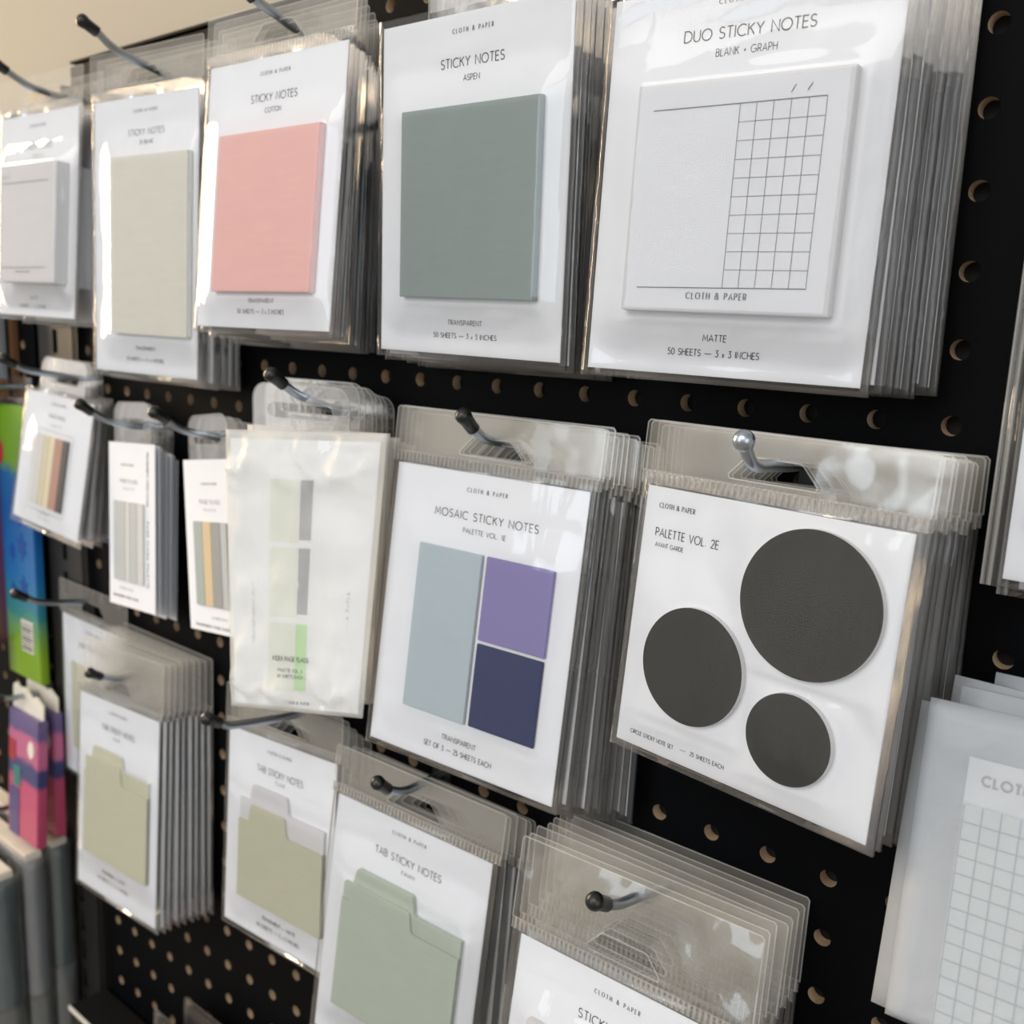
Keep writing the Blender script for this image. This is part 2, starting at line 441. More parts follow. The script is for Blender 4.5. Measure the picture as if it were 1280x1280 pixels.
def make_stack(name, cat, front_label, back_label, group, o, ang, w, h, n, pads, lines=(), rules=(), head='header', hh=.026, m=.0028,
               wav=.0, back=(0, 0), amp=.0004, back_pit=-1., ylast=-.0045, extra=None, crisp=False, seamside=False, jit=1., tabw=.058, tabh=.024, sleeve=True):
    """pads: (part name, kind, x, z, w, h, t, face material, edge material) in mm"""
    pads_m = [(p[2] * 1e-3, p[3] * 1e-3, p[4] * 1e-3, p[5] * 1e-3, p[6] * 1e-3) for p in pads]
    def build(root, front):
        kids = []
        bm = bmesh.new(); box(bm, 0, w, -.0001, .0004, -h, 0)
        kids.append(link('card', bm, M['card'], root))
        for p, q in zip(pads, pads_m):
            kids.append(link(p[0], pad_bm(p[1], *q), [M[p[7]], M[p[8]]], root))
        if sleeve:
            s = sleeve_bm(w, h, pads_m, m, 64 if front else 10, 84 if front else 14, amp if front else 0, rnd.random() * 50)
            kids.append(link('sleeve', s, [M['film'] if front else M['film_back'], M['seam']], root, smooth=True))
        if head == 'header':
            hb = link('header', header_bm(w, m, hh, wav if front else wav * .3, rnd.random() * 40), [M['header_crisp'] if crisp and front else M['header'], M['rim']], root, smooth=True)
            bm = bmesh.new(); box(bm, -m - .0008, w + m + .0008, -.0004, .0001, .0008, .0058)
            kids += [hb, link('seal_strip', bm, M['seal'], root)]
        elif head == 'tab':
            t = link('hang_tab', hangtab_bm(w / 2, tabw, tabh), [M['tab'], M['rim']], root)
            t.location.y = .0006; kids.append(t)
        if seamside:
            bm = bmesh.new(); box(bm, -m - .0035, -m - .0002, -.0003, .0001, -h - m, .01)
            kids.append(link('perforated_seam', bm, M['seal'], root))
        return kids
    root = thing(name, front_label, cat, o, pose_euler(*ang), group)
    build(root, True)
    ztop = min([0] + [0])
    for L in lines:
        text, cx, base, lh, wd = L[:5]; opt = L[5] if len(L) > 5 else {}
        line_obj(text, cx, base, lh, wd, root, opt.get('y', -.00022), opt.get('serif', False), opt.get('stroke', .11), opt.get('vert', False))
    for segs, y, wd in rules: rule_obj(segs, root, y, wd)
    if extra: extra(root)
    if n > 1:
        proto = None
        for i in range(1, n):
            f = i / (n - 1)
            ox = o[0] + back[0] * f + rnd.uniform(-.0012, .0012) * jit
            oz = o[2] + back[1] * f + rnd.uniform(-.0012, .0012) * jit
            oy = o[1] + (ylast - o[1]) * f
            a = (ang[0] * (1 - f) + rnd.uniform(-.15, .15), ang[1] * (1 - f) + back_pit * f, ang[2] * (1 - f) + rnd.uniform(-.5, .5) * jit)
            lab = back_label.format(ORD[i])
            if proto is None:
                proto = thing(name, lab, cat, (ox, oy, oz), pose_euler(*a), group)
                TREE[proto.name] = build(proto, False)
                c = proto
            else:
                c = copy_tree(proto)
                c.location = (ox, oy, oz + Z0); c.rotation_euler = pose_euler(*a)
                c['label'] = lab
    return root

def tri(x, z, w, h): return x, z, w, h
S = .0
STD = lambda title, sub, tw, sw, l1, l2, l1w=20, l2w=36, cx=52, by=8.2, ty=20.5, sy=25.9, a=116.3, b=121.6: [
    (BRAND, cx, by, 1.7, 22, {'serif': True, 'stroke': .125}), (title, cx, ty, 3.5, tw), (sub, cx, sy, 2.2, sw, {'stroke': .125}),
    (l1, cx - .4, a, 2.0, l1w, {'stroke': .125}), (l2, cx - .4, b, 2.0, l2w, {'stroke': .125})]

# ---- top row
t = 9.
make_stack('sticky_note_pack', 'sticky notes', 'white lined notepad pack at the far left of the top row', '{} pack from the front behind the white lined notepad at top left', 'packs on the first hook of the top row',
    (-.6373, -.0305, .1550), (1.0, -3.7, .7), .1062, .132, 3,
    [('notepad', 'box', 19.3, 34.3, 76.2, 76.2, t, 'white', 'whiteedge')],
    [(BRAND, 52, 8.6, 1.7, 22, {'serif': True, 'stroke': .125}), ('STICKY NOTES', 54, 22.6, 3.8, 36), ('DAILY', 54, 28.3, 2.2, 13, {'stroke': .125}),
     ('MATTE', 51.5, 120.7, 2., 10, {'stroke': .125}), ('50 SHEETS - 3 x 3 INCHES', 50, 126.2, 2., 37, {'stroke': .125}),
     ('DAILY', 28.5, 42.6, 1.7, 10, {'y': -t * 1e-3 - .0003}), (BRAND, 53, 104.2, 1.6, 20, {'y': -t * 1e-3 - .0003, 'serif': True, 'stroke': .12})],
    [([(23.2, 45.9, 86.5, 45.8), (20.5, 101, 84.7, 100.6)], -t * 1e-3 - .0003, .0003)], hh=.024, back=(.004, -.004))
make_stack('sticky_note_pack', 'sticky notes', 'tall cream sticky note pack, longest in the top row', '{} pack from the front behind the tall cream sticky notes', 'tall cream sticky note packs',
    (-.5016, -.0345, .1503), (3.8, -1.7, .4), .1015, .1585, 7,
    [('notepad', 'box', 22.5, 33, 74, 102.4, 3.4, 'cream', 'cream')],
    [(BRAND, 52, 8.8, 1.7, 22.5, {'serif': True, 'stroke': .125}), ('STICKY NOTES', 52.8, 21.3, 3.3, 35), ('EN BLANC', 53.5, 26.4, 2.1, 13, {'stroke': .125}),
     ('TRANSPARENT', 52, 144.3, 2.1, 20, {'stroke': .125}), ('50 SHEETS - 3 x 4 INCHES', 51.5, 151, 2.1, 37, {'stroke': .125})],
    hh=.0265, back=(-.0, -.0045), wav=.0006)
make_stack('sticky_note_pack', 'sticky notes', 'pink square sticky note pack in the top row', '{} pack from the front behind the pink sticky notes', 'pink sticky note packs',
    (-.3644, -.0439, .1503), (1.7, -5.2, -.1), .1028, .1288, 9,
    [('notepad', 'box', 15.1, 35.2, 76.1, 76.3, 3.6, 'pink', 'pink')],
    STD('STICKY NOTES', 'COTTON', 34.5, 12, 'TRANSPARENT', '50 SHEETS - 3 x 3 INCHES'), hh=.0245, back=(-.023, -.0085), wav=.0006)
make_stack('sticky_note_pack', 'sticky notes', 'grey green square sticky note pack in the top row', '{} pack from the front behind the grey green sticky notes', 'grey green sticky note packs',
    (-.2378, -.0420, .1507), (-.3, .9, .7), .1030, .1352, 9,
    [('notepad', 'box', 14.7, 35.4, 76.0, 76.4, 3.2, 'aspen', 'aspen')],
    STD('STICKY NOTES', 'ASPEN', 34.4, 8.7, 'TRANSPARENT', '50 SHEETS - 3 x 3 INCHES', 19.5, 36.2, by=7.4, ty=20.2, sy=25.8, a=122.8, b=128.3), head='tab', back=(-.0015, -.0058), tabw=.05, tabh=.019)
T5Y = -.0042 - .00015
make_stack('sticky_note_pack', 'sticky notes', 'large white half graph sticky note pack at the right of the top row', '{} pack from the front behind the white half graph sticky notes', 'half graph sticky note packs',
    (-.1183, -.0401, .1423), (4.0, -2.0, .8), .1018, .1287, 8,
    [('notepad', 'box', 14.4, 30.7, 75.9, 76.5, 4.2, 'white', 'whiteedge')],
    [(BRAND, 51, 6., 1.7, 22, {'serif': True, 'stroke': .125}), ('DUO STICKY NOTES', 51.2, 17.0, 3.6, 46), ('BLANK + GRAPH', 51.2, 22.6, 2.4, 21.4, {'stroke': .09}),
     ('MATTE', 50.3, 116.7, 2.2, 8.7, {'stroke': .125}), ('50 SHEETS - 3 x 3 INCHES', 50, 121.9, 2.2, 34.2, {'stroke': .125}),
     (BRAND, 51, 102.7, 2.1, 22, {'serif': True, 'stroke': .16, 'y': T5Y})],
    [([(21, 39.5, 81.9, 39.4), (20.4, 99.2, 82, 98.6), (70, 37.5, 71.4, 35.2), (75.4, 37.3, 76.8, 35.1)] , T5Y, .00034),
     ([(53 + 5.8 * i, 39.4, 53 + 5.8 * i, 98.8) for i in range(6)] + [(53, 39.4 + 5.94 * k, 82, 39.4 + 5.94 * k) for k in range(1, 10)], T5Y, .0002)],
    hh=.026, back=(.0095, -.0013), amp=.0006)

# ---- middle row
def strips(x, z, w, h, cols, t=1.6):
    tot = sum(c[1] for c in cols); out = []; p = x
    for c, f in cols:
        out.append(('flag_strip', 'box', p, z, w * f / tot - .15, h, t, c, c)); p += w * f / tot
    return out
make_stack('page_flag_pack', 'page flags', 'white pack of cream and clay coloured flag strips at far left', '{} pack from the front behind the cream and clay flag strips', 'cream and clay flag packs',
    (-.6384, -.0218, -.0301), (-1.3, -8.7, 2.2), .1031, .0934, 5,
    strips(26, 29, 50, 50, [('offwhite', 14), ('paleyellow', 8), ('creamstrip', 9), ('clay', 12), ('darkgrey', 8)]),
    [(BRAND, 52, 7, 1.7, 22, {'serif': True, 'stroke': .125}), ('PAGE FLAGS', 52, 16., 2.8, 25), ('PALETTE', 52, 22., 1.8, 16), ('TRANSPARENT', 50, 84.5, 1.6, 18), ('SET OF 5', 50, 88.6, 1.6, 18)],
    [([(22, 25.5, 80, 25.5), (80, 25.5, 78, 83), (78, 83, 19, 83), (19, 83, 22, 25.5)], -.00025, .0002)],
    head='tab', tabw=.07, tabh=.026, back=(-.012, -.006), m=.004)
make_stack('page_flag_pack', 'page flags', 'narrow white pack of silver grey flag strips beside cream and clay ones', '{} narrow pack from the front behind the silver grey flag strips', 'silver grey flag packs',
    (-.5177, -.0250, -.0563), (-1.3, -3.7, -3.7), .0585, .1071, 7,
    strips(8, 38, 38, 52, [('silver', 16), ('lightsilver', 6), ('silver', 10), ('lightsilver', 8)], 1.4),
    [(BRAND, 24, 15, 1.5, 16, {'serif': True, 'stroke': .125}), ('PAGE FLAGS', 26, 26, 2.4, 22), ('PALETTE', 26, 30.5, 1.6, 14), ('20 SHEETS EACH', 22, 96, 1.4, 18),
     ('TRANSPARENT STICKY FLAGS', 48.5, 22, 2.2, 34, {'vert': True, 'stroke': .17}), ('PAGE FLAGS PALETTE', 48.7, 70, 2.2, 42, {'vert': True, 'stroke': .17}),
     ('TRANSPARENT PAGE FLAGS', 21, 101.6, 1.6, 33, {'stroke': .2})],
    head='tab', tabw=.046, tabh=.026, back=(-.009, -.008), sleeve=False, back_pit=-2)
make_stack('page_flag_pack', 'page flags', 'narrow white pack of grey and tan flag strips by the glassine envelope', '{} narrow pack from the front behind the grey and tan flag strips', 'grey and tan flag packs',
    (-.4304, -.0246, -.0588), (-4.9, -2.4, -7.5), .060, .1023, 6,
    strips(11, 36.5, 39, 50, [('greygreen', 11), ('tan', 10), ('slate', 11), ('silver', 7)], 1.4),
    [(BRAND, 30, 15, 1.5, 18, {'serif': True, 'stroke': .125}), ('PAGE FLAGS', 30, 26, 2.4, 24), ('PALETTE', 30, 30.5, 1.6, 14), ('20 SHEETS EACH', 36, 94, 1.4, 18), ('TRANSPARENT PAGE FLAGS', 27, 99.6, 1.6, 40, {'stroke': .2})],
    head='tab', tabw=.046, tabh=.026, back=(.004, -.002), sleeve=False, back_pit=-1.5)
make_stack('sticky_note_pack', 'sticky notes', 'pack of three transparent notes in pale blue, violet and navy', '{} pack from the front behind the pale blue, violet and navy notes', 'three colour note packs',
    (-.2375, -.0293, -.0370), (3.1, -6.9, .5), .1073, .1342, 13,
    [('tall_note', 'box', 19.4, 35.2, 37.4, 77.4, 1.6, 'bluegrey', 'bluegrey'), ('square_note', 'box', 59.2, 35.2, 36.4, 37.6, 1.6, 'violet', 'violet'), ('square_note', 'box', 59.2, 74.4, 36.0, 37.8, 1.6, 'navy', 'navy')],
    [(BRAND, 54.4, 8.5, 1.8, 22.5, {'serif': True, 'stroke': .125}), ('MOSAIC STICKY NOTES', 54.8, 21.1, 3.5, 58.3), ('PALETTE VOL. 1E', 55.2, 27.0, 2.1, 24, {'stroke': .125}),
     ('TRANSPARENT', 54.2, 122.6, 2.2, 20, {'stroke': .125}), ('SET OF 3 - 25 SHEETS EACH', 53.8, 128, 2.3, 39.4, {'stroke': .125})],
    hh=.0262, back=(.0175, -.008), wav=.0005, back_pit=-2.5)
make_stack('sticky_note_pack', 'sticky notes', 'pack of three round charcoal sticky notes on a white card', '{} pack from the front behind the round charcoal sticky notes', 'round charcoal note packs',
    (-.0969, -.0330, -.0294), (-7.2, -5.5, .3), .1045, .1000, 9,
    [('large_round_note', 'disc', 47.8, 4.2, 52., 50.2, 2.6, 'char', 'whiteedge'), ('medium_round_note', 'disc', 9.6, 40.9, 43.8, 43.0, 2.6, 'char', 'whiteedge'), ('small_round_note', 'disc', 57.6, 60., 32., 31, 2.6, 'char', 'whiteedge')],
    [(BRAND, 14.6, 7.7, 1.8, 16.3, {'serif': True, 'stroke': .12}), ('PALETTE VOL. 2E', 20.5, 18.4, 3.0, 28.5), ('AVANT GARDE', 13.2, 22.4, 1.6, 13, {'stroke': .125}),
     ('CIRCLE STICKY NOTE SET', 16.8, 95.6, 1.5, 20.5, {'stroke': .135}), ('-', 31.6, 95.3, 1.9, 3.9, {'stroke': .08}), ('25 SHEETS EACH', 42.2, 95.2, 1.5, 14.8, {'stroke': .135})],
    hh=.0245, back=(.003, -.0055), wav=.0011, crisp=True, amp=.0005)

# ---- bottom row
def folders(x0, x1, bot, ta, tb, tt, bt, ft, fb, t, cb, cf, cbe=None):
    return [('folder_tab_note', ('folder', ta * 1e-3, tb * 1e-3, tt * 1e-3, bt * 1e-3), x0, tt, x1 - x0, bot - tt, t, cb, cbe or cb),
            ('front_note', ('folder', ta * 1e-3, tb * 1e-3, ft * 1e-3, fb * 1e-3), x0, ft, x1 - x0, bot - ft, t + .9, cf, cf)]
make_stack('tab_note_pack', 'sticky notes', 'sage green folder tab note pack, nearest of the three in the bottom row', '{} pack from the front behind the nearest sage green tab notes', 'sage tab note packs',
    (-.2828, -.0268, -.2226), (5.0, -5.5, 2.2), .1032, .1350, 6,
    folders(13, 92.4, 114, 21, 59.5, 34, 44.3, 42.3, 52.9, 2.8, 'sage', 'sage'),
    [(BRAND, 51.2, 8.0, 1.8, 22.5, {'serif': True, 'stroke': .125}), ('TAB STICKY NOTES', 51.9, 21.8, 3.8, 44.4), ('FAWN', 53, 27.2, 2.1, 8.5, {'stroke': .125}), ('TRANSPARENT', 52, 121, 2.1, 20), ('50 SHEETS - 3 x 3 INCHES', 52, 126.5, 2.1, 36)],
    hh=.0265, m=.0035, back=(.0095, -.009), wav=.0006, ylast=-.004)
make_stack('tab_note_pack', 'sticky notes', 'moss green folder tab note pack at the left of the bottom row', '{} pack from the front behind the leftmost moss green tab notes', 'moss tab note packs',
    (-.5633, -.0292, -.2405), (.4, -5.1, -3.2), .1030, .1404, 9,
    folders(12, 94, 113, 22.5, 60, 34, 43.5, 41.3, 53.8, 2.1, 'moss', 'moss', 'offwhite'),
    [(BRAND, 51.2, 8.2, 1.8, 22.5, {'serif': True, 'stroke': .125}), ('TAB STICKY NOTES', 51.9, 20.7, 3.8, 43), ('FLAX', 50.5, 25.6, 2.1, 8, {'stroke': .125}), ('TRANSPARENT - MATTE', 49, 123.8, 2.0, 30, {'stroke': .15}), ('50 SHEETS - 3 x 3 INCHES', 48.5, 129.6, 2.0, 40, {'stroke': .15})],
    hh=.0385, m=.003, back=(.0215, .0105), wav=.0006, jit=.6)
make_stack('tab_note_pack', 'sticky notes', 'folder tab note pack with white and moss notes, middle of the bottom row', '{} pack from the front behind the white and moss tab notes', 'white and moss tab note packs',
    (-.3933, -.0198, -.2191), (-1.5, -6.0, -4.8), .1030, .1199, 5,
    folders(16, 96, 99.5, 28, 61.5, 29.4, 39.6, 41.2, 52.2, 2.0, 'white', 'moss2'),
    [(BRAND, 51.2, 8.2, 1.8, 22.5, {'serif': True, 'stroke': .125}), ('TAB STICKY NOTES', 51.9, 20.7, 3.7, 44), ('FLAX', 52.5, 25.0, 2.1, 8.5, {'stroke': .125}), ('TRANSPARENT - MATTE', 55, 108.2, 2.1, 32, {'stroke': .15}), ('50 SHEETS - 3 x 3 INCHES', 54.5, 113.4, 2.1, 41, {'stroke': .15})],
    hh=.0265, m=.003, back=(.004, -.008), wav=.0006, jit=.6)
make_stack('sticky_note_pack', 'sticky notes', 'sticky note pack with crinkled clear header at the bottom centre edge', '{} pack from the front behind the crinkled header at bottom centre', 'crinkled header packs',
    (-.1368, -.0487, -.2285), (-2.8, -12.1, -3.0), .1030, .1350, 8,
    [('notepad', 'box', 11.6, 30.6, 76.2, 76.2, 3.8, 'white', 'whiteedge')],
    STD('STICKY NOTES', 'BLANK', 34.5, 9, 'MATTE', '50 SHEETS - 3 x 3 INCHES', 9), hh=.0405, m=.005, back=(-.002, -.001), wav=.0024, crisp=True, back_pit=-4, amp=.0007)
# the lone pack at the back of its hook, behind the moss stack
make_stack('tab_note_pack', 'sticky notes', 'lone white carded pack hanging behind the leftmost moss green tab notes', '', 'lone pack',
    (-.638, -.0045, -.203), (0, -1, .3), .0935, .128, 1, [('notepad', 'box', 14, 36, 70, 70, 1.4, 'moss', 'moss')],
    [(BRAND, 47, 9, 1.8, 22, {'serif': True, 'stroke': .125}), ('TAB STICKY NOTES', 47, 22, 3.6, 44)], hh=.027)
# right edge, upper: only its left side is in view
make_stack('sticky_note_pack', 'sticky notes', 'white carded pack with a perforated bag seam at the right edge', 'white carded pack directly behind the perforated one at the right edge', 'packs at the right edge',
    (.0275, -.020, .0895), (0, -1.0, .3), .103, .1335, 2, [('notepad', 'box', 14, 30, 76, 76, 3, 'white', 'whiteedge')],
    [(BRAND, 51, 6., 1.7, 22, {'serif': True, 'stroke': .125})], hh=.026, seamside=True, back=(.003, -.0035), ylast=-.012)

# ---- glassine envelope packs
def patch(c, s, t, d=0.):
    """point on the bent sheet with corners c = TL TR BL BR; d stands off to the front"""
    a = c[0].lerp(c[1], s); b = c[2].lerp(c[3], s); p = a.lerp(b, t)
    n = ((c[1] - c[0]).cross(c[2] - c[0])).normalized()
    if n.y > 0: n = -n
    return p + n * d
def patch_box(c, s0, s1, t0, t1, d0, d1, mat, parent, name, nx=1, nz=1):
    bm = bmesh.new()
    v = [bm.verts.new(patch(c, s, tt, d)) for s in (s0, s1) for tt in (t0, t1) for d in (d0, d1)]
    for q in [(0, 1, 3, 2), (4, 6, 7, 5), (0, 4, 5, 1), (2, 3, 7, 6), (0, 2, 6, 4), (1, 5, 7, 3)]: bm.faces.new([v[i] for i in q])
    bmesh.ops.recalc_face_normals(bm, faces=bm.faces)
    return link(name, bm, mat, parent)
def patch_text(c, text, s, t, h, width, parent, d, vert=False, serif=False, stroke=.1):
    W = ((c[1] - c[0]).length + (c[3] - c[2]).length) / 2; H = ((c[2] - c[0]).length + (c[3] - c[1]).length) / 2
    bm = text_bm(text, h * 1e-3, width * 1e-3, stroke, serif)
    if vert: bmesh.ops.rotate(bm, verts=bm.verts, cent=(0, 0, 0), matrix=Matrix.Rotation(-PI / 2, 3, 'Y'))
    for v in bm.verts: v.co = patch(c, s + v.co.x / W, t - v.co.z / H, d)
    return link('lettering', bm, M['ink'], parent)
def envelope(c, parent, mat, bulge, amp, seed, nx=40, nz=54, base=.0012):
    bm = bmesh.new()
    def H(s, t):
        e = max(0, min(s, 1 - s) / .13); f = max(0, min(t, 1 - t) / .12)
        k = min(1, e) ** .7 * min(1, f) ** .8
        cr = mnoise.noise(Vector((s * 3 + seed, t * 9, seed))) + .5 * mnoise.noise(Vector((s * 11, t * 6 + seed, seed)))
        wild = 1.0 + 1.6 * max(0, 1 - abs(t - .1) / .12) + 1.3 * max(0, 1 - abs(t - .93) / .09) + .5 * max(0, 1 - abs(s - .12) / .1)
        ridge = (1 - abs(mnoise.noise(Vector((s * 5 + 2 * t, t * 7 - s * 3, seed + 9.))))) ** 4 * amp * .9 * (wild - 1)
        return base * min(1, 4 * min(e, f) + .15) + bulge * k + amp * cr * wild * min(1, e * 1.2) * min(1, f * 3 + .1) * .5 + ridge * min(1, e * 2) * min(1, f * 3)
    g = [[bm.verts.new(patch(c, i / nx, k / nz, max(.0003, H(i / nx, k / nz)))) for i in range(nx + 1)] for k in range(nz + 1)]
    for k in range(nz):
        for i in range(nx): bm.faces.new([g[k + 1][i], g[k + 1][i + 1], g[k][i + 1], g[k][i]])
    b = [[bm.verts.new(patch(c, s, t, -.0008)) for s in (0, 1)] for t in (0, 1)]
    bm.faces.new([b[0][0], b[0][1], b[1][1], b[1][0]])
    bm.faces.new([b[0][0], b[1][0]] + [g[k][0] for k in range(nz, -1, -1)])
    bm.faces.new([b[1][1], b[0][1]] + [g[k][nx] for k in range(nz + 1)])
    bm.faces.new([b[1][0], b[1][1]] + [g[nz][i] for i in range(nx, -1, -1)])
    bm.faces.new([b[0][1], b[0][0]] + [g[0][i] for i in range(nx + 1)])
    return link('envelope', bm, mat, parent, smooth=True)

for k in 'gp': pass
M['flag_pale'] = solid('paper_flag_pale', (.66, .69, .60), .6, is_lin=True)
M['flag_dark'] = solid('paper_flag_violet_grey', (.045, .042, .075), .6, is_lin=True)
M['flag_lime'] = solid('paper_flag_lime', (.28, .66, .12), .6, is_lin=True)
M['flag_shadow'] = solid('painted_flag_shadow', (.42, .42, .40), .7, is_lin=True)  # grey that paints the shadow between flags
def page_flag_envelope(corners, label, front):
    o = corners[0]
    root = thing('page_flag_envelope', label, 'page flags', o, (0, 0, 0), 'glassine flag envelopes')
    c = [Vector(p) - Vector(o) for p in corners]
    kids = [patch_box(c, .03, .97, .03, .985, -.0003, .0003, M['card'], root, 'card')]
    if front:
        for a, b in ((.17, .39), (.41, .655), (.68, .92)):
            patch_box(c, .31, .51, a, b, .0003, .0012, M['flag_pale'], root, 'page_flag')
            patch_box(c, .512, .585, a, b - .01 if b < .9 else b, .0003, .0012, M['flag_lime'] if a > .6 else M['flag_dark'], root, 'page_flag_tip')
        patch_box(c, .31, .585, .39, .409, .0003, .0005, M['flag_shadow'], root, 'painted_shadow_band')  # thin grey bands paint the shadow in the gaps between flags
        patch_box(c, .31, .585, .656, .678, .0003, .0005, M['flag_shadow'], root, 'painted_shadow_band')
        patch_text(c, 'INDEX PAGE FLAGS', .53, .806, 2.2, 25, root, .0066, stroke=.17)
        patch_text(c, 'PALETTE VOL. 2', .53, .845, 1.6, 17, root, .0066, stroke=.16)
        patch_text(c, '60 SHEETS EACH', .53, .866, 1.6, 18, root, .0066, stroke=.16)
        patch_text(c, BRAND, .57, .963, 1.5, 17, root, .0046, stroke=.16, serif=True)
        patch_text(c, BRAND, .86, .65, 1.8, 26, root, .0006, vert=True, serif=True, stroke=.16)
        patch_text(c, 'TRANSPARENT PAGE FLAGS', .2, .6, 1.8, 44, root, .0006, vert=True, stroke=.16)
    kids.append(envelope(c, root, M['glassine'], .0024 if front else .001, .0052 if front else .0007, 3.7 if front else 8.1, 48 if front else 16, 64 if front else 20))
    W = (c[1] - c[0]).length
    tb = link('hang_tab', hangtab_bm(W * .47, .062, .0255, low=-.014), [M['tab'], M['rim']], root)
    tb.rotation_euler = (0, 0, math.atan2(c[1].y - c[0].y, c[1].x - c[0].x)); tb.location.y = .0012; kids.append(tb)
    TREE[root.name] = kids
    return root
page_flag_envelope([(-.340, -.055, -.030), (-.2385, -.0365, -.0235), (-.3265, -.0635, -.175), (-.2385, -.0505, -.160)], 'white glassine envelope of index page flags left of the three colour notes', True)
e0 = page_flag_envelope([(-.334, -.046, -.0275), (-.2455, -.0315, -.0245), (-.332, -.0475, -.170), (-.2485, -.0360, -.160)], 'second glassine envelope of page flags behind the front one', False)
for i in range(2, 8):
    c = copy_tree(e0); f = (i - 1) / 6
    c.location = (-.334 - .007 * f + rnd.uniform(-.001, .001), -.046 + .0375 * f, Z0 - .0275 - .008 * f + rnd.uniform(-.001, .001))
    c.rotation_euler = (math.radians(-1.5 * f), 0, math.radians(-7.5 * f)); c['label'] = ORD[i] + ' glassine envelope of page flags counting back from the front one'

def graph_envelope(o, ang, label, front):
    root = thing('graph_note_envelope', label, 'sticky notes', o, pose_euler(*ang), 'glassine graph note envelopes')
    w, h = .1, .1003
    c = [Vector((0, 0, 0)), Vector((w, 0, 0)), Vector((0, 0, -h)), Vector((w, 0, -h))]
    kids = []
    kids.append(patch_box(c, .135, .95, .15, 1.0 - .02, -.0003, .0004, M['card'], root, 'card'))
    if front:
        x0, z0, cell = .0145, .029, .00525
        bm = bmesh.new(); box(bm, x0, x0 + cell * 13, -.0028, -.0004, -z0 - cell * 13, -z0, .0002)
        link('notepad', bm, M['graphpad'], root)
        bm = bmesh.new()
        for i in range(14):
            quadstrip(bm, [Vector((x0 + cell * i, -z0)), Vector((x0 + cell * i, -z0 - cell * 13))], .0004)
            if i: quadstrip(bm, [Vector((x0, -z0 - cell * i)), Vector((x0 + cell * 13, -z0 - cell * i))], .0004)
        bmesh.ops.translate(bm, verts=bm.verts, vec=(0, -.0029, 0))
        link('ruled_lines', bm, M['blueink'], root)
        patch_text(c, BRAND, .345, .225, 2.8, 33, root, .0006, stroke=.24)
    kids.append(envelope(c, root, M['glassine_cool'], .0006, .0005 if front else .0004, 5.1 if front else 2.2, 30 if front else 12, 36 if front else 14, base=.0032 if front else .001))
    TREE[root.name] = kids
    return root
M['graphpad'] = solid('paper_graph', (.60, .66, .65), .6, is_lin=True, bump=.08, bscale=400)
M['blueink'] = solid('blue_grey_ink', (.12, .15, .24), .6, is_lin=True)
graph_envelope((.0150, -.040, -.0815), (0, -11.5, -1.8), 'glassine envelope with blue ruled graph notes at lower right', True)
e0 = graph_envelope((.0105, -.0335, -.0855), (0, -10, -.2), 'second glassine envelope peeking out left of the graph notes', False)
for i, (x, y, z, p, r) in enumerate([(.0205, -.0275, -.0795, -7.5, -1.), (.0165, -.0215, -.0785, -5.5, .6), (.027, -.0150, -.0765, -3.5, -.5)]):
    c = copy_tree(e0); c.location = (x, y, z + Z0); c.rotation_euler = pose_euler(0, p, r)
    c['label'] = ORD[i + 2] + ' glassine envelope counting back from the graph notes at lower right'

# ------------------------------------------------------------------ hooks
def hook(label, x, tip, pts, zb, ball=False, group='pegboard hooks', cap=True):
    """pts: (y, z) from the tip inwards; zb: height where the wire enters the board"""
    root = thing('peg_hook', label, 'hook', (x, 0, zb), (0, 0, 0), group)
    path = [Vector((0, 0.004, 0)), Vector((0, pts[-1][0] * .5, (pts[-1][1] - zb) * .6))] + [Vector((0, y, z - zb)) for y, z in reversed(pts)]
    path = smooth_path(path)
    bm = bmesh.new(); tube(bm, path, .0022, 12); link('wire', bm, M['metal'], root, smooth=True)
    bm = bmesh.new(); box(bm, -.0065, .0065, -.0022, -.0004, -.02, .008, .0004); link('mounting_plate', bm, M['post'], root)
    a = path[-1]; d = (path[-1] - path[-4]).normalized()
    bm = bmesh.new()
    if ball:
        bmesh.ops.create_uvsphere(bm, u_segments=20, v_segments=12, radius=.0037, matrix=Matrix.Translation(a)); link('ball_tip', bm, M['metal'], root, smooth=True)
    else:
        prof = [(-.0085, .0026), (-.0083, .0030), (-.002, .0031), (-.0005, .0035), (.0012, .0037), (.0027, .0031), (.0036, .0017), (.0039, .0003)]
        tube(bm, [a + d * s for s, r in prof], [r for s, r in prof], 16); link('tip_cap', bm, M['cap'], root, smooth=True)
    return root
mm = lambda l: [(a * 1e-3, b * 1e-3) for a, b in l]
hook('hook through the white lined notepad packs at top left', -.584, 0, mm([(-56, 180), (-45.5, 174.5), (-33, 169.5), (-12, 167)]), .166)
hook('black tipped hook rising above the tall cream sticky notes', -.450, 0, mm([(-66, 180.8), (-58.2, 177), (-47.9, 170.7), (-26.3, 165.6), (-11, 163)]), .162)
hook('hook above the pink sticky notes, tip out of frame', -.313, 0, mm([(-62, 176.5), (-53.4, 172.1), (-42, 168.6), (-30.5, 165)]), .1625)
hook('hook through the cream and clay flag packs at far left', -.587, 0, mm([(-59.5, -5.8), (-52.9, -9.5), (-45.7, -13.2), (-25, -17), (-8, -19.4)]), -.020)
hook('hook above the silver grey flag packs', -.488, 0, mm([(-57.8, -28.8), (-51.9, -32.8), (-40, -39.6), (-22, -44)]), -.0455)
hook('hook above the grey and tan flag packs', -.400, 0, mm([(-59.8, -26.3), (-53, -30.3), (-42.4, -37), (-19, -42.5)]), -.043)
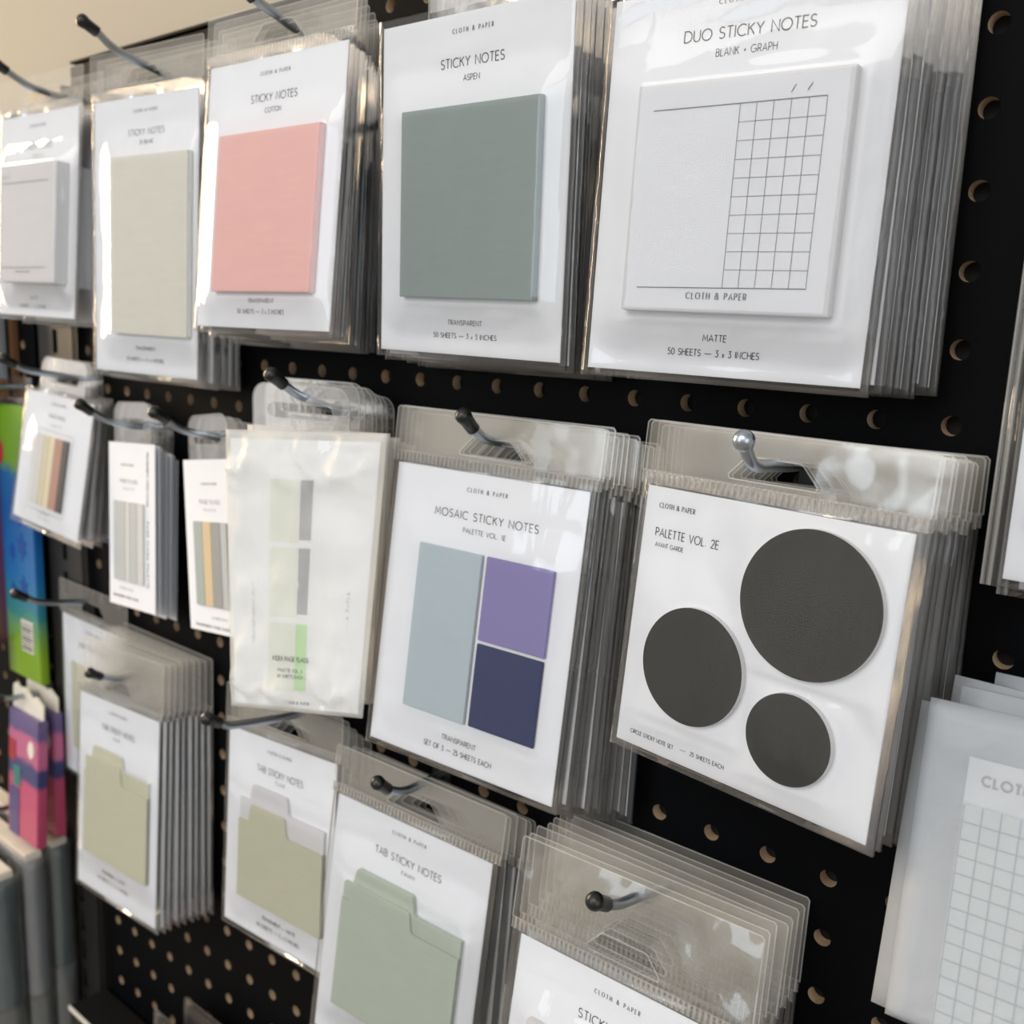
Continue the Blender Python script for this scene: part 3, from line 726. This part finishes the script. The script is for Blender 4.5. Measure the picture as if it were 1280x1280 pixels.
hook('black tipped hook above the glassine index flag envelope', -.290, 0, mm([(-63, .7), (-55, -4.5), (-46.5, -9.4), (-24, -17.3)]), -.0185)
hook('black tipped hook in the header of the three colour notes', -.184, 0, mm([(-43, -10.8), (-36, -16.8), (-27.3, -21.4), (-11, -24)]), -.0245)
hook('bare metal ball ended hook above the round charcoal notes', -.045, 0, mm([(-61.4, -5.7), (-56, -12.2), (-50, -14.8), (-41, -15.4), (-23, -17)]), -.0175, ball=True)
hook('black tipped hook in the header of the leftmost moss tab notes', -.512, 0, mm([(-47, -209.6), (-37.9, -214.8), (-26.7, -218.6), (-8, -218.6)]), -.2185)
hook('black tipped hook above the white and moss tab notes', -.330, 0, mm([(-75.7, -180), (-67.5, -184.8), (-60.2, -188), (-24.4, -193.5)]), -.1945)
hook('black tipped hook in the header of the nearest sage tab notes', -.231, 0, mm([(-46, -192.6), (-38, -198.8), (-28, -202.8), (-14.7, -203)]), -.203)
hook('black tipped hook poking through the crinkled header at bottom centre', -.085, 0, mm([(-71, -181), (-63, -185.6), (-54, -189.6), (-37, -193.5)]), -.207)
hook('hook holding the lone white pack behind the moss tab notes', -.600, 0, mm([(-55, -171.6), (-47, -176.4), (-36, -181.5), (-10, -186)]), -.188)

# ------------------------------------------------------------------ pegboard and post
def node(i, k):
    a = min(max((-13 - i) / 9, 0), 1.3); b = min(max((-1 - k) / 16, 0), 1.3)
    return (i + a * (-.2 + .37 * b)) * P, (k - .42 * a * b) * P
def pegboard(i0, i1, k0, k1, label, xl=None, xr=None, ztop=.1925):
    root = thing('pegboard', label, 'pegboard', (0, 0, 0))
    bm = bmesh.new(); r = .00345; D = .0055; n = 16
    cache = {}
    def vert(x, y, z):
        key = (round(x, 5), round(y, 5), round(z, 5))
        if key not in cache: cache[key] = bm.verts.new((x, y, z))
        return cache[key]
    for i in range(i0, i1 + 1):
        for k in range(k0, k1 + 1):
            cx, cz = node(i, k)
            c4 = [node(i + a, k + b) for a, b in ((.5, -.5), (.5, .5), (-.5, .5), (-.5, -.5))]
            if xr is not None: c4 = [(min(x, xr), z) for x, z in c4]
            if xl is not None: c4 = [(max(x, xl), z) for x, z in c4]
            c4 = [(x, min(z, ztop)) for x, z in c4]
            sq = []
            for e in range(4):
                p, q = c4[e], c4[(e + 1) % 4]
                for s in range(4): sq.append((p[0] + (q[0] - p[0]) * s / 4, p[1] + (q[1] - p[1]) * s / 4))
            inside = (xl is None or cx - r > xl + .001) and (xr is None or cx + r < xr - .001)
            if not inside:
                vs = list(dict.fromkeys(vert(x, 0, z) for x, z in sq))
                if len(vs) > 2 and abs(max(v.co.x for v in vs) - min(v.co.x for v in vs)) > 1e-4: bm.faces.new(vs)
                continue
            ang = [-PI / 4 + 2 * PI * s / n for s in range(n)]
            f = [bm.verts.new((cx + r * math.cos(t), 0, cz + r * math.sin(t))) for t in ang]
            g = [bm.verts.new((cx + r * math.cos(t), D, cz + r * math.sin(t))) for t in ang]
            o = [vert(x, 0, z) for x, z in sq]
            for s in range(n):
                u = (s + 1) % n
                bm.faces.new([o[s], o[u], f[u], f[s]])
                w = bm.faces.new([f[s], f[u], g[u], g[s]]); w.material_index = 1
    bmesh.ops.recalc_face_normals(bm, faces=bm.faces)
    link('perforated_face', bm, [M['board'], M['hole']], root)
    xs = [node(i0 - .5, k)[0] for k in (k0, k1)]; xe = [node(i1 + .5, k)[0] for k in (k0, k1)]
    a = xl if xl is not None else min(xs); b = xr if xr is not None else max(xe)
    zb = node(i0, k0 - .5)[1]
    bm = bmesh.new(); box(bm, a, b, D + .0001, .018, zb, ztop); link('hole_shade_panel', bm, M['cavity_shade'], root)  # added near-black panel, stands in for the shade behind the holes
    bm = bmesh.new(); box(bm, a, b, -.0002, D, ztop, ztop + .0016); link('edge_strip', bm, M['board'], root)
    return root
pegboard(-23, 6, -23, 7, 'black pegboard panel full of holes behind the hanging stationery', xl=-.598)
pegboard(-36, -26, -23, 6, 'black pegboard panel beyond the slotted post at far left', xr=-.672, ztop=.168)

post = thing('slotted_post', 'black slotted steel post between the two pegboard panels', 'post', (-.634, 0, -.15))
bm = bmesh.new()
zs = []
ztop, zbot = .33, -.46
hw, sw, sh = .026, .0034, .0085
def pq(x0, x1, z0, z1, y=-.0025):
    bm.faces.new([bm.verts.new((x, y, z)) for x, z in ((x0, z0), (x1, z0), (x1, z1), (x0, z1))])
pq(-hw, -sw, zbot, ztop); pq(sw, hw, zbot, ztop)
zc = zbot + .012
prev = zbot
while zc + sh < ztop:
    pq(-sw, sw, prev, zc - sh); prev = zc + sh
    bm.faces.new([bm.verts.new((x, y, zz)) for x, y, zz in ((-sw, -.0025, zc - sh), (-sw, .006, zc - sh), (-sw, .006, zc + sh), (-sw, -.0025, zc + sh))])
    bm.faces.new([bm.verts.new((x, y, zz)) for x, y, zz in ((sw, -.0025, zc - sh), (sw, -.0025, zc + sh), (sw, .006, zc + sh), (sw, .006, zc - sh))])
    bm.faces.ensure_lookup_table(); bm.faces[-1].material_index = 1; bm.faces[-2].material_index = 1  # slot side walls painted near-black as shade
    zc += .0262
pq(-sw, sw, prev, ztop)
for x in (-hw, hw):
    bm.faces.new([bm.verts.new((x, y, z)) for y, z in ((-.0025, zbot), (.018, zbot), (.018, ztop), (-.0025, ztop))])
link('slotted_face', bm, [M['post'], M['cavity_shade']], post)
bm = bmesh.new(); box(bm, -hw + .001, hw - .001, .0075, .018, zbot, ztop); link('channel_back', bm, M['cavity_shade'], post)  # near-black colour paints the shade inside the post
for x in (.031, .0345):
    bm = bmesh.new(); box(bm, x, x + .0012, -.0035, .004, zbot, ztop - .02); link('edge_bead', bm, M['post'], post)

# ------------------------------------------------------------------ neighbouring goods at the far left
def grad_mat(name, stops, z0, z1, rough=.35, axis='Z'):
    m, nt, out = new_mat(name)
    tc = N(nt, 'ShaderNodeTexCoord'); sp = N(nt, 'ShaderNodeSeparateXYZ'); nt.links.new(tc.outputs['Object'], sp.inputs[0])
    nz = N(nt, 'ShaderNodeTexNoise', Scale=70., Detail=2.); nt.links.new(tc.outputs['Object'], nz.inputs['Vector'])
    mr = N(nt, 'ShaderNodeMapRange'); mr.inputs['From Min'].default_value = z0; mr.inputs['From Max'].default_value = z1
    nt.links.new(sp.outputs[axis], mr.inputs['Value'])
    ad = N(nt, 'ShaderNodeMath', operation='MULTIPLY_ADD'); ad.inputs[1].default_value = .12; nt.links.new(nz.outputs['Fac'], ad.inputs[0]); nt.links.new(mr.outputs['Result'], ad.inputs[2])
    sb = N(nt, 'ShaderNodeMath', operation='SUBTRACT'); sb.inputs[1].default_value = .06; nt.links.new(ad.outputs[0], sb.inputs[0])
    cr = N(nt, 'ShaderNodeValToRGB'); els = cr.color_ramp.elements
    els[0].position = stops[0][0]; els[0].color = (*lin(stops[0][1]), 1); els[1].position = stops[-1][0]; els[1].color = (*lin(stops[-1][1]), 1)
    for p, c in stops[1:-1]:
        e = els.new(p); e.color = (*lin(c), 1)
    nt.links.new(sb.outputs[0], cr.inputs['Fac'])
    b = N(nt, 'ShaderNodeBsdfPrincipled'); b.inputs['Roughness'].default_value = rough
    nt.links.new(cr.outputs['Color'], b.inputs['Base Color']); nt.links.new(b.outputs[0], out.inputs['Surface'])
    return m
flat = lambda n, c, r=.4: solid(n, c, r, grain=.06, gscale=(60, 60, 60))
C = {k: flat('print_' + k, v) for k, v in {'blue': (20, 95, 165), 'navyprint': (16, 70, 150), 'lime': (150, 190, 40), 'red': (165, 50, 55), 'rose': (150, 66, 96), 'plum': (120, 84, 130),
     'lilac': (84, 76, 122), 'teal': (62, 122, 116), 'grey': (130, 135, 140), 'steel': (70, 92, 100), 'paper': (225, 218, 205), 'brown': (110, 78, 52), 'amber': (190, 130, 60), 'dark': (30, 24, 30), 'purple': (112, 62, 104), 'cyan': (70, 150, 190), 'darkteal': (62, 84, 88), 'bandgrey': (120, 126, 128)}.items()}
# blue and lime pack
bp = thing('craft_pack', 'tall blue and lime green printed pack beyond the slotted post', 'craft supply', (-.7215, -.008, -.047), pose_euler(0, -.5, -1.0))
gm = grad_mat('blue_lime_print', [(0, (135, 168, 42)), (.13, (128, 164, 38)), (.25, (50, 128, 128)), (.38, (22, 104, 168)), (.62, (16, 86, 152)), (.74, (22, 92, 150)), (.80, (100, 142, 42)), (1, (108, 152, 26))], -.222, 0)
bm = bmesh.new(); box(bm, 0, .058, -.004, .003, -.222, 0, .0012); link('printed_wrap', bm, gm, bp)
bm = bmesh.new(); box(bm, 0, .058, -.0006, .0004, 0, .022, .0002); link('hang_tab', bm, M['tab'], bp)
bm = bmesh.new(); box(bm, .028, .048, -.0046, -.004, -.198, -.172); bcl = link('barcode_label', bm, C['paper'], bp)
bm = bmesh.new()
for i in range(9): box(bm, .0295, .0465, -.0049, -.0046, -.196 + i * .0026, -.196 + i * .0026 + (.0008 if i % 3 else .0015))
link('barcode_bars', bm, M['ink'], bcl)
bm = bmesh.new()
for (x, z, rr) in ((.036, -.112, .009), (.018, -.118, .006), (.036, -.145, .008), (.018, -.150, .006), (.034, -.088, .006)):
    prism(bm, [(x + rr * (1 if k % 2 else .45) * math.cos(k * PI / 6), z + rr * 1.3 * (1 if k % 2 else .45) * math.sin(k * PI / 6)) for k in range(12)], -.0045, -.004)
link('printed_motif', bm, C['navyprint'], bp)
bm = bmesh.new(); prism(bm, [(.006 + .006 * math.cos(k), -.038 + .010 * math.sin(k)) for k in [2 * PI * j / 14 for j in range(14)]], -.0045, -.004); link('red_spot', bm, C['red'], bp)
hook('small hook holding the blue and lime pack at far left', -.698, 0, mm([(-38, -26), (-32, -29), (-25, -31.5), (-8, -33)]), -.033)
# dark plum packs, stacked in depth at the very edge
for i, (dx, lab) in enumerate(((0, 'plum and brown boxed pack at the left edge beside the blue pack'),)):
    pp = thing('craft_pack', lab, 'craft supply', (-.779 + dx, -.0125, -.045), pose_euler(0, -1, 0))
    bm = bmesh.new(); box(bm, 0, .06, -.011, .011, -.2, .0, .003); link('box_body', bm, C['purple' if i == 0 else 'plum'], pp)
    bm = bmesh.new(); box(bm, .0601, .0608, -.011, -.002, -.196, -.004); link('brown_edge', bm, C['brown'], pp)
    bm = bmesh.new(); box(bm, .01, .05, -.0008, .0002, .0, .02); link('hang_tab', bm, M['tab'], pp)
# brown paper-wrapped packs behind the first notepad
for i, (y, z, c, lab) in enumerate(((-.0155, -.03, 'brown', 'brown pack with amber foot below the first notepad, nearest'), (-.0085, -.028, 'grey', 'thin grey pack between brown ones below the first notepad'), (.0, -.03, 'brown', 'brown pack against the board below the first notepad'))):
    kp = thing('paper_pack', lab, 'craft supply', (-.768, y - .003, .09), pose_euler(0, 0, 0), 'packs below the first notepad')
    bm = bmesh.new(); box(bm, 0, .064 + .003 * i, -.0028, .0028, -.118, 0, .0008); link('pack_body', bm, C[c], kp)
    bm = bmesh.new(); box(bm, .0, .0644 + .003 * i, -.0031, .0031, -.132, -.116, .0006); link('pack_foot', bm, C['amber' if i == 0 else 'brown'], kp)
    bm = bmesh.new(); box(bm, .0, .064, -.0033, -.0029, -.118, 0); link('clear_sleeve', bm, M['film_back'], kp)
# pink pen packs
gp = grad_mat('pink_pen_print', [(0, (182, 76, 106)), (.45, (186, 80, 112)), (.5, (66, 68, 112)), (.62, (66, 68, 112)), (.66, (186, 100, 134)), (.82, (184, 98, 134)), (.86, (92, 78, 124)), (1, (104, 90, 132))], -.105, 0)
def pen_pack(o, ang, lab):
    r = thing('pen_pack', lab, 'pens', o, pose_euler(*ang), 'pink pen packs')
    k = []
    bm = bmesh.new(); box(bm, 0, .052, -.004, .004, -.105, 0, .001); k.append(link('printed_wrap', bm, gp, r))
    bm = bmesh.new(); prism(bm, [(0, 0), (.052, 0), (.052, .012), (.04, .017), (.034, .014), (.022, .020), (.012, .018), (.006, .021), (0, .018)], -.0006, .0006); k.append(link('torn_header_card', bm, C['paper'], r))
    bm = bmesh.new(); box(bm, .002, .013, -.0046, -.004, -.042, -.025); k.append(link('red_flash', bm, C['red'], r))
    bm = bmesh.new(); box(bm, .010, .022, -.0046, -.004, -.062, -.046); k.append(link('teal_flash', bm, C['teal'], r))
    bm = bmesh.new(); box(bm, .004, .02, -.0046, -.004, -.104, -.064); k.append(link('lilac_barrel', bm, C['lilac'], r))
    bm = bmesh.new(); prism(bm, [(.04 + .005 * math.cos(a), -.026 + .007 * math.sin(a)) for a in [2 * PI * j / 16 for j in range(16)]], -.0046, -.004); k.append(link('round_badge', bm, C['paper'], r))
    TREE[r.name] = k
    return r
p0 = pen_pack((-.690, -.0235, -.289), (0, -4, -1), 'pink and purple pen pack at far left, front of two')
p1 = copy_tree(p0); p1.location = (-.692, -.011, Z0 - .285); p1.rotation_euler = pose_euler(0, -1, 0); p1['label'] = 'pink and purple pen pack right behind the front pink one'
hook('short hook in front of the pink pen packs at far left', -.672, 0, mm([(-46, -270), (-40, -273.5), (-33, -276), (-10, -277)]), -.277)
# single grey pen pack at the very left edge
r = thing('pen_pack', 'slim grey blue pen pack at the left edge beside the pink packs', 'pens', (-.7385, -.030, -.262), pose_euler(0, -4, 0))
bm = bmesh.new(); box(bm, 0, .03, -.003, .003, -.115, 0, .001); link('clear_card', bm, C['grey'], r)
bm = bmesh.new(); box(bm, .0, .03, -.0034, .0034, -.03, .03, .001); link('blue_header', bm, C['cyan'], r)
bm = bmesh.new(); tube(bm, [(.012, -.004, -.038), (.014, -.004, -.085)], .0032, 10); link('pen_barrel', bm, C['steel'], r)
bm = bmesh.new(); prism(bm, [(.018 + .0075 * math.cos(a), -.096 + .0085 * math.sin(a)) for a in [2 * PI * j / 16 for j in range(16)]], -.0036, -.003); link('red_badge', bm, C['red'], r)
# bagged pouches at the bottom left
def pouch(o, w, d, h, body, lab, band_z, seed):
    r = thing('bagged_pouch', lab, 'pouch', o, pose_euler(0, 0, 0), 'bagged pouches at the bottom left')
    bm = bmesh.new(); nz, ny = 30, 8
    g = []
    for k in range(nz + 1):
        z = -h * k / nz; row = []
        prof = [(-w, -d / 2), (0 - .004, -d / 2), (0, -d / 4), (.0008, 0), (0, d / 4), (-.004, d / 2), (-w, d / 2)]
        for j, (x, y) in enumerate(prof):
            q = .0012 * mnoise.noise(Vector((j * .9 + seed, k * .55, seed)))
            row.append(bm.verts.new((x + q, y * (1 - .12 * (k < 2)) + q, z)))
        g.append(row)
    for k in range(nz):
        for j in range(6): bm.faces.new([g[k + 1][j], g[k + 1][j + 1], g[k][j + 1], g[k][j]])
    bm.faces.new(g[0]); bm.faces.new(g[-1][::-1])
    bmesh.ops.recalc_face_normals(bm, faces=bm.faces)
    link('pouch_body', bm, C[body], r, smooth=True)
    bm = bmesh.new(); box(bm, -w, -.003, -d * .46, d * .34, .0004, .007, .0008); link('paper_top', bm, C['paper'], r)
    bm = bmesh.new(); box(bm, -w - .001, .0022, -d / 2 - .0012, d / 2 - .0002, -band_z - .055, -band_z, .0012); link('belly_band', bm, C['bandgrey'], r)
    bm = bmesh.new(); nz = 40; g = []
    for k in range(nz + 1):
        z = .008 - (h + .008) * k / nz; row = []
        for j, (x, y) in enumerate([(-w - .002, -d / 2 - .002), (-.02, -d / 2 - .002), (.0015, -d / 2 - .0018), (.0035, -d / 4), (.004, 0), (.0035, d / 4), (.0015, d / 2 - .0006), (-.02, d / 2 - .0006)]):
            q = .002 * mnoise.noise(Vector((j * 1.3 + seed, k * .5, seed + 4)))
            row.append(bm.verts.new((x + abs(q), y + q * (.5 if j < 5 else .1), z)))
        g.append(row)
    for k in range(nz):
        for j in range(7): bm.faces.new([g[k + 1][j], g[k + 1][j + 1], g[k][j + 1], g[k][j]])
    link('clear_bag', bm, M['header_crisp'], r, smooth=True)
    return r
pouch((-.644, -.0115, -.402), .13, .0165, .24, 'darkteal', 'bagged teal pouch at bottom left, rearmost against the board', .106, 1.3)
pouch((-.646, -.0315, -.407), .13, .0170, .24, 'grey', 'bagged grey pouch at bottom left, between the two teal ones', .118, 4.1)
pouch((-.650, -.0545, -.417), .13, .0210, .24, 'steel', 'bagged blue grey pouch at bottom left, nearest the camera', .110, 7.7)
hook('hook holding the bagged pouches at the bottom left', -.70, 0, mm([(-74, -372), (-68, -376), (-60, -379), (-20, -381)]), -.382)
# clear empty sleeves whose corners show at the bottom left
for i, (x, y, z, lab) in enumerate(((-.489, -.022, -.4635, 'clear empty sleeve corner at the bottom, front of two'), (-.462, -.014, -.4445, 'clear empty sleeve corner at the bottom, back of two'))):
    r = thing('clear_sleeve_pack', lab, 'sleeve', (x, y, z), pose_euler(0, -3, -1), 'clear sleeves at the bottom edge')
    bm = bmesh.new(); box(bm, 0, .11, -.0012, .0012, -.12, 0, .0004); link('sleeve_sheet', bm, M['film_back'], r)
    bm = bmesh.new(); box(bm, .004, .106, -.0005, .0005, -.118, -.004); link('grey_insert', bm, C['dark'], r)
    bm = bmesh.new(); tube(bm, [(0, 0, -.12), (0, 0, 0), (.11, 0, 0)], .0005, 6); link('bright_rim', bm, M['tab'], r)
r = thing('shelf_rail', 'black rail with a pale front edge at the bottom left corner', 'rail', (-.600, -.012, -.512))
bm = bmesh.new(); box(bm, 0, .13, -.02, .010, -.03, 0, .001); link('rail_body', bm, M['post'], r)
bm = bmesh.new(); box(bm, 0, .13, -.0212, -.0198, -.0035, .0006, .0003); link('pale_lip', bm, C['paper'], r)

# ------------------------------------------------------------------ room
def structure(name, bm, m):
    o = link(name, bm, m); o['kind'] = 'structure'; return o
wallm = solid('warm_beige_wall', (176, 166, 148), .85, bump=.1, bscale=120)
floorm = solid('grey_vinyl_floor', (150, 142, 132), .5, grain=.12, gscale=(6, 6, 6))
ceilm = solid('white_ceiling', (225, 222, 215), .9)
X0, X1, Y0, Y1 = -3.2, 3.2, -4.2, .0182
bm = bmesh.new(); box(bm, X0, X1, Y1, Y1 + .1, 0, 2.9); structure('wall_back', bm, wallm)
bm = bmesh.new(); box(bm, X0, X1, Y0, Y1 + .1, -.1, 0); structure('floor', bm, floorm)

def area(name, loc, target, sx, sy, power, col):
    l = bpy.data.lights.new(name, 'AREA'); l.shape = 'RECTANGLE'; l.size = sx; l.size_y = sy; l.energy = power; l.color = col
    o = bpy.data.objects.new(name, l); COL.objects.link(o); o.location = loc
    o.rotation_euler = (Vector(target) - Vector(loc)).to_track_quat('-Z', 'Y').to_euler()
    return o
area('warm_shop_light', (-2.7, -.44, 1.85), (-.4, 0, 1.35), .45, 1.2, 44, (1, .74, .46))
area('added_overhead_light', (-.2, -2.2, 2.85), (-.2, 0, 1.2), 2.6, 1.1, 34, (1, .95, .88))  # added soft light from above, out of view, to brighten the packs
area('front_window_light', (-1.6, -3.9, 2.05), (-.2, 0, 1.3), 1.5, 1.5, 30, (.80, .90, 1))
area('side_window_light', (2.3, -1.7, 1.75), (-.2, 0, 1.3), 1.5, 1.5, 15, (.80, .90, 1))
W = bpy.data.worlds.new('shop_surroundings'); SC.world = W; W.use_nodes = True
nt = W.node_tree; nt.nodes.clear()
out = nt.nodes.new('ShaderNodeOutputWorld'); bg = nt.nodes.new('ShaderNodeBackground')
tc = nt.nodes.new('ShaderNodeTexCoord'); nz = nt.nodes.new('ShaderNodeTexNoise'); nz.inputs['Scale'].default_value = 2.2; nz.inputs['Detail'].default_value = 2
cr = nt.nodes.new('ShaderNodeValToRGB'); cr.color_ramp.elements[0].position = .38; cr.color_ramp.elements[0].color = (.34, .31, .28, 1)
cr.color_ramp.elements[1].position = .66; cr.color_ramp.elements[1].color = (.95, .92, .89, 1)
nt.links.new(tc.outputs['Generated'], nz.inputs['Vector']); nt.links.new(nz.outputs['Fac'], cr.inputs['Fac'])
nt.links.new(cr.outputs['Color'], bg.inputs['Color']); bg.inputs['Strength'].default_value = .9
nt.links.new(bg.outputs[0], out.inputs[0])

# ------------------------------------------------------------------ camera
cam = bpy.data.cameras.new('camera'); co = bpy.data.objects.new('camera', cam); COL.objects.link(co)
cam.sensor_width = 36; cam.sensor_fit = 'HORIZONTAL'; cam.lens = 36 * 1233.6 / 1280
cam.clip_start = .01; cam.clip_end = 50
right = Vector((0.7644132, 0.6436742, 0.0368235)); down = Vector((0.1463134, -0.1175670, -0.9822273)); fwd = Vector((-0.6279051, 0.7562153, -0.1840480))
m = Matrix((right, -down, -fwd)).transposed()
co.matrix_world = Matrix.Translation((.10011, -.35113, .02737 + Z0)) @ m.to_4x4()
cam.dof.use_dof = True; cam.dof.focus_distance = .36; cam.dof.aperture_fstop = 12
SC.camera = co
SC.view_settings.view_transform = 'Standard'; SC.view_settings.look = 'None'; SC.view_settings.gamma = 1; SC.view_settings.use_curve_mapping = False
SC.view_settings.exposure = .07
SC.cycles.transparent_max_bounces = 64
SC.cycles.max_bounces = 10
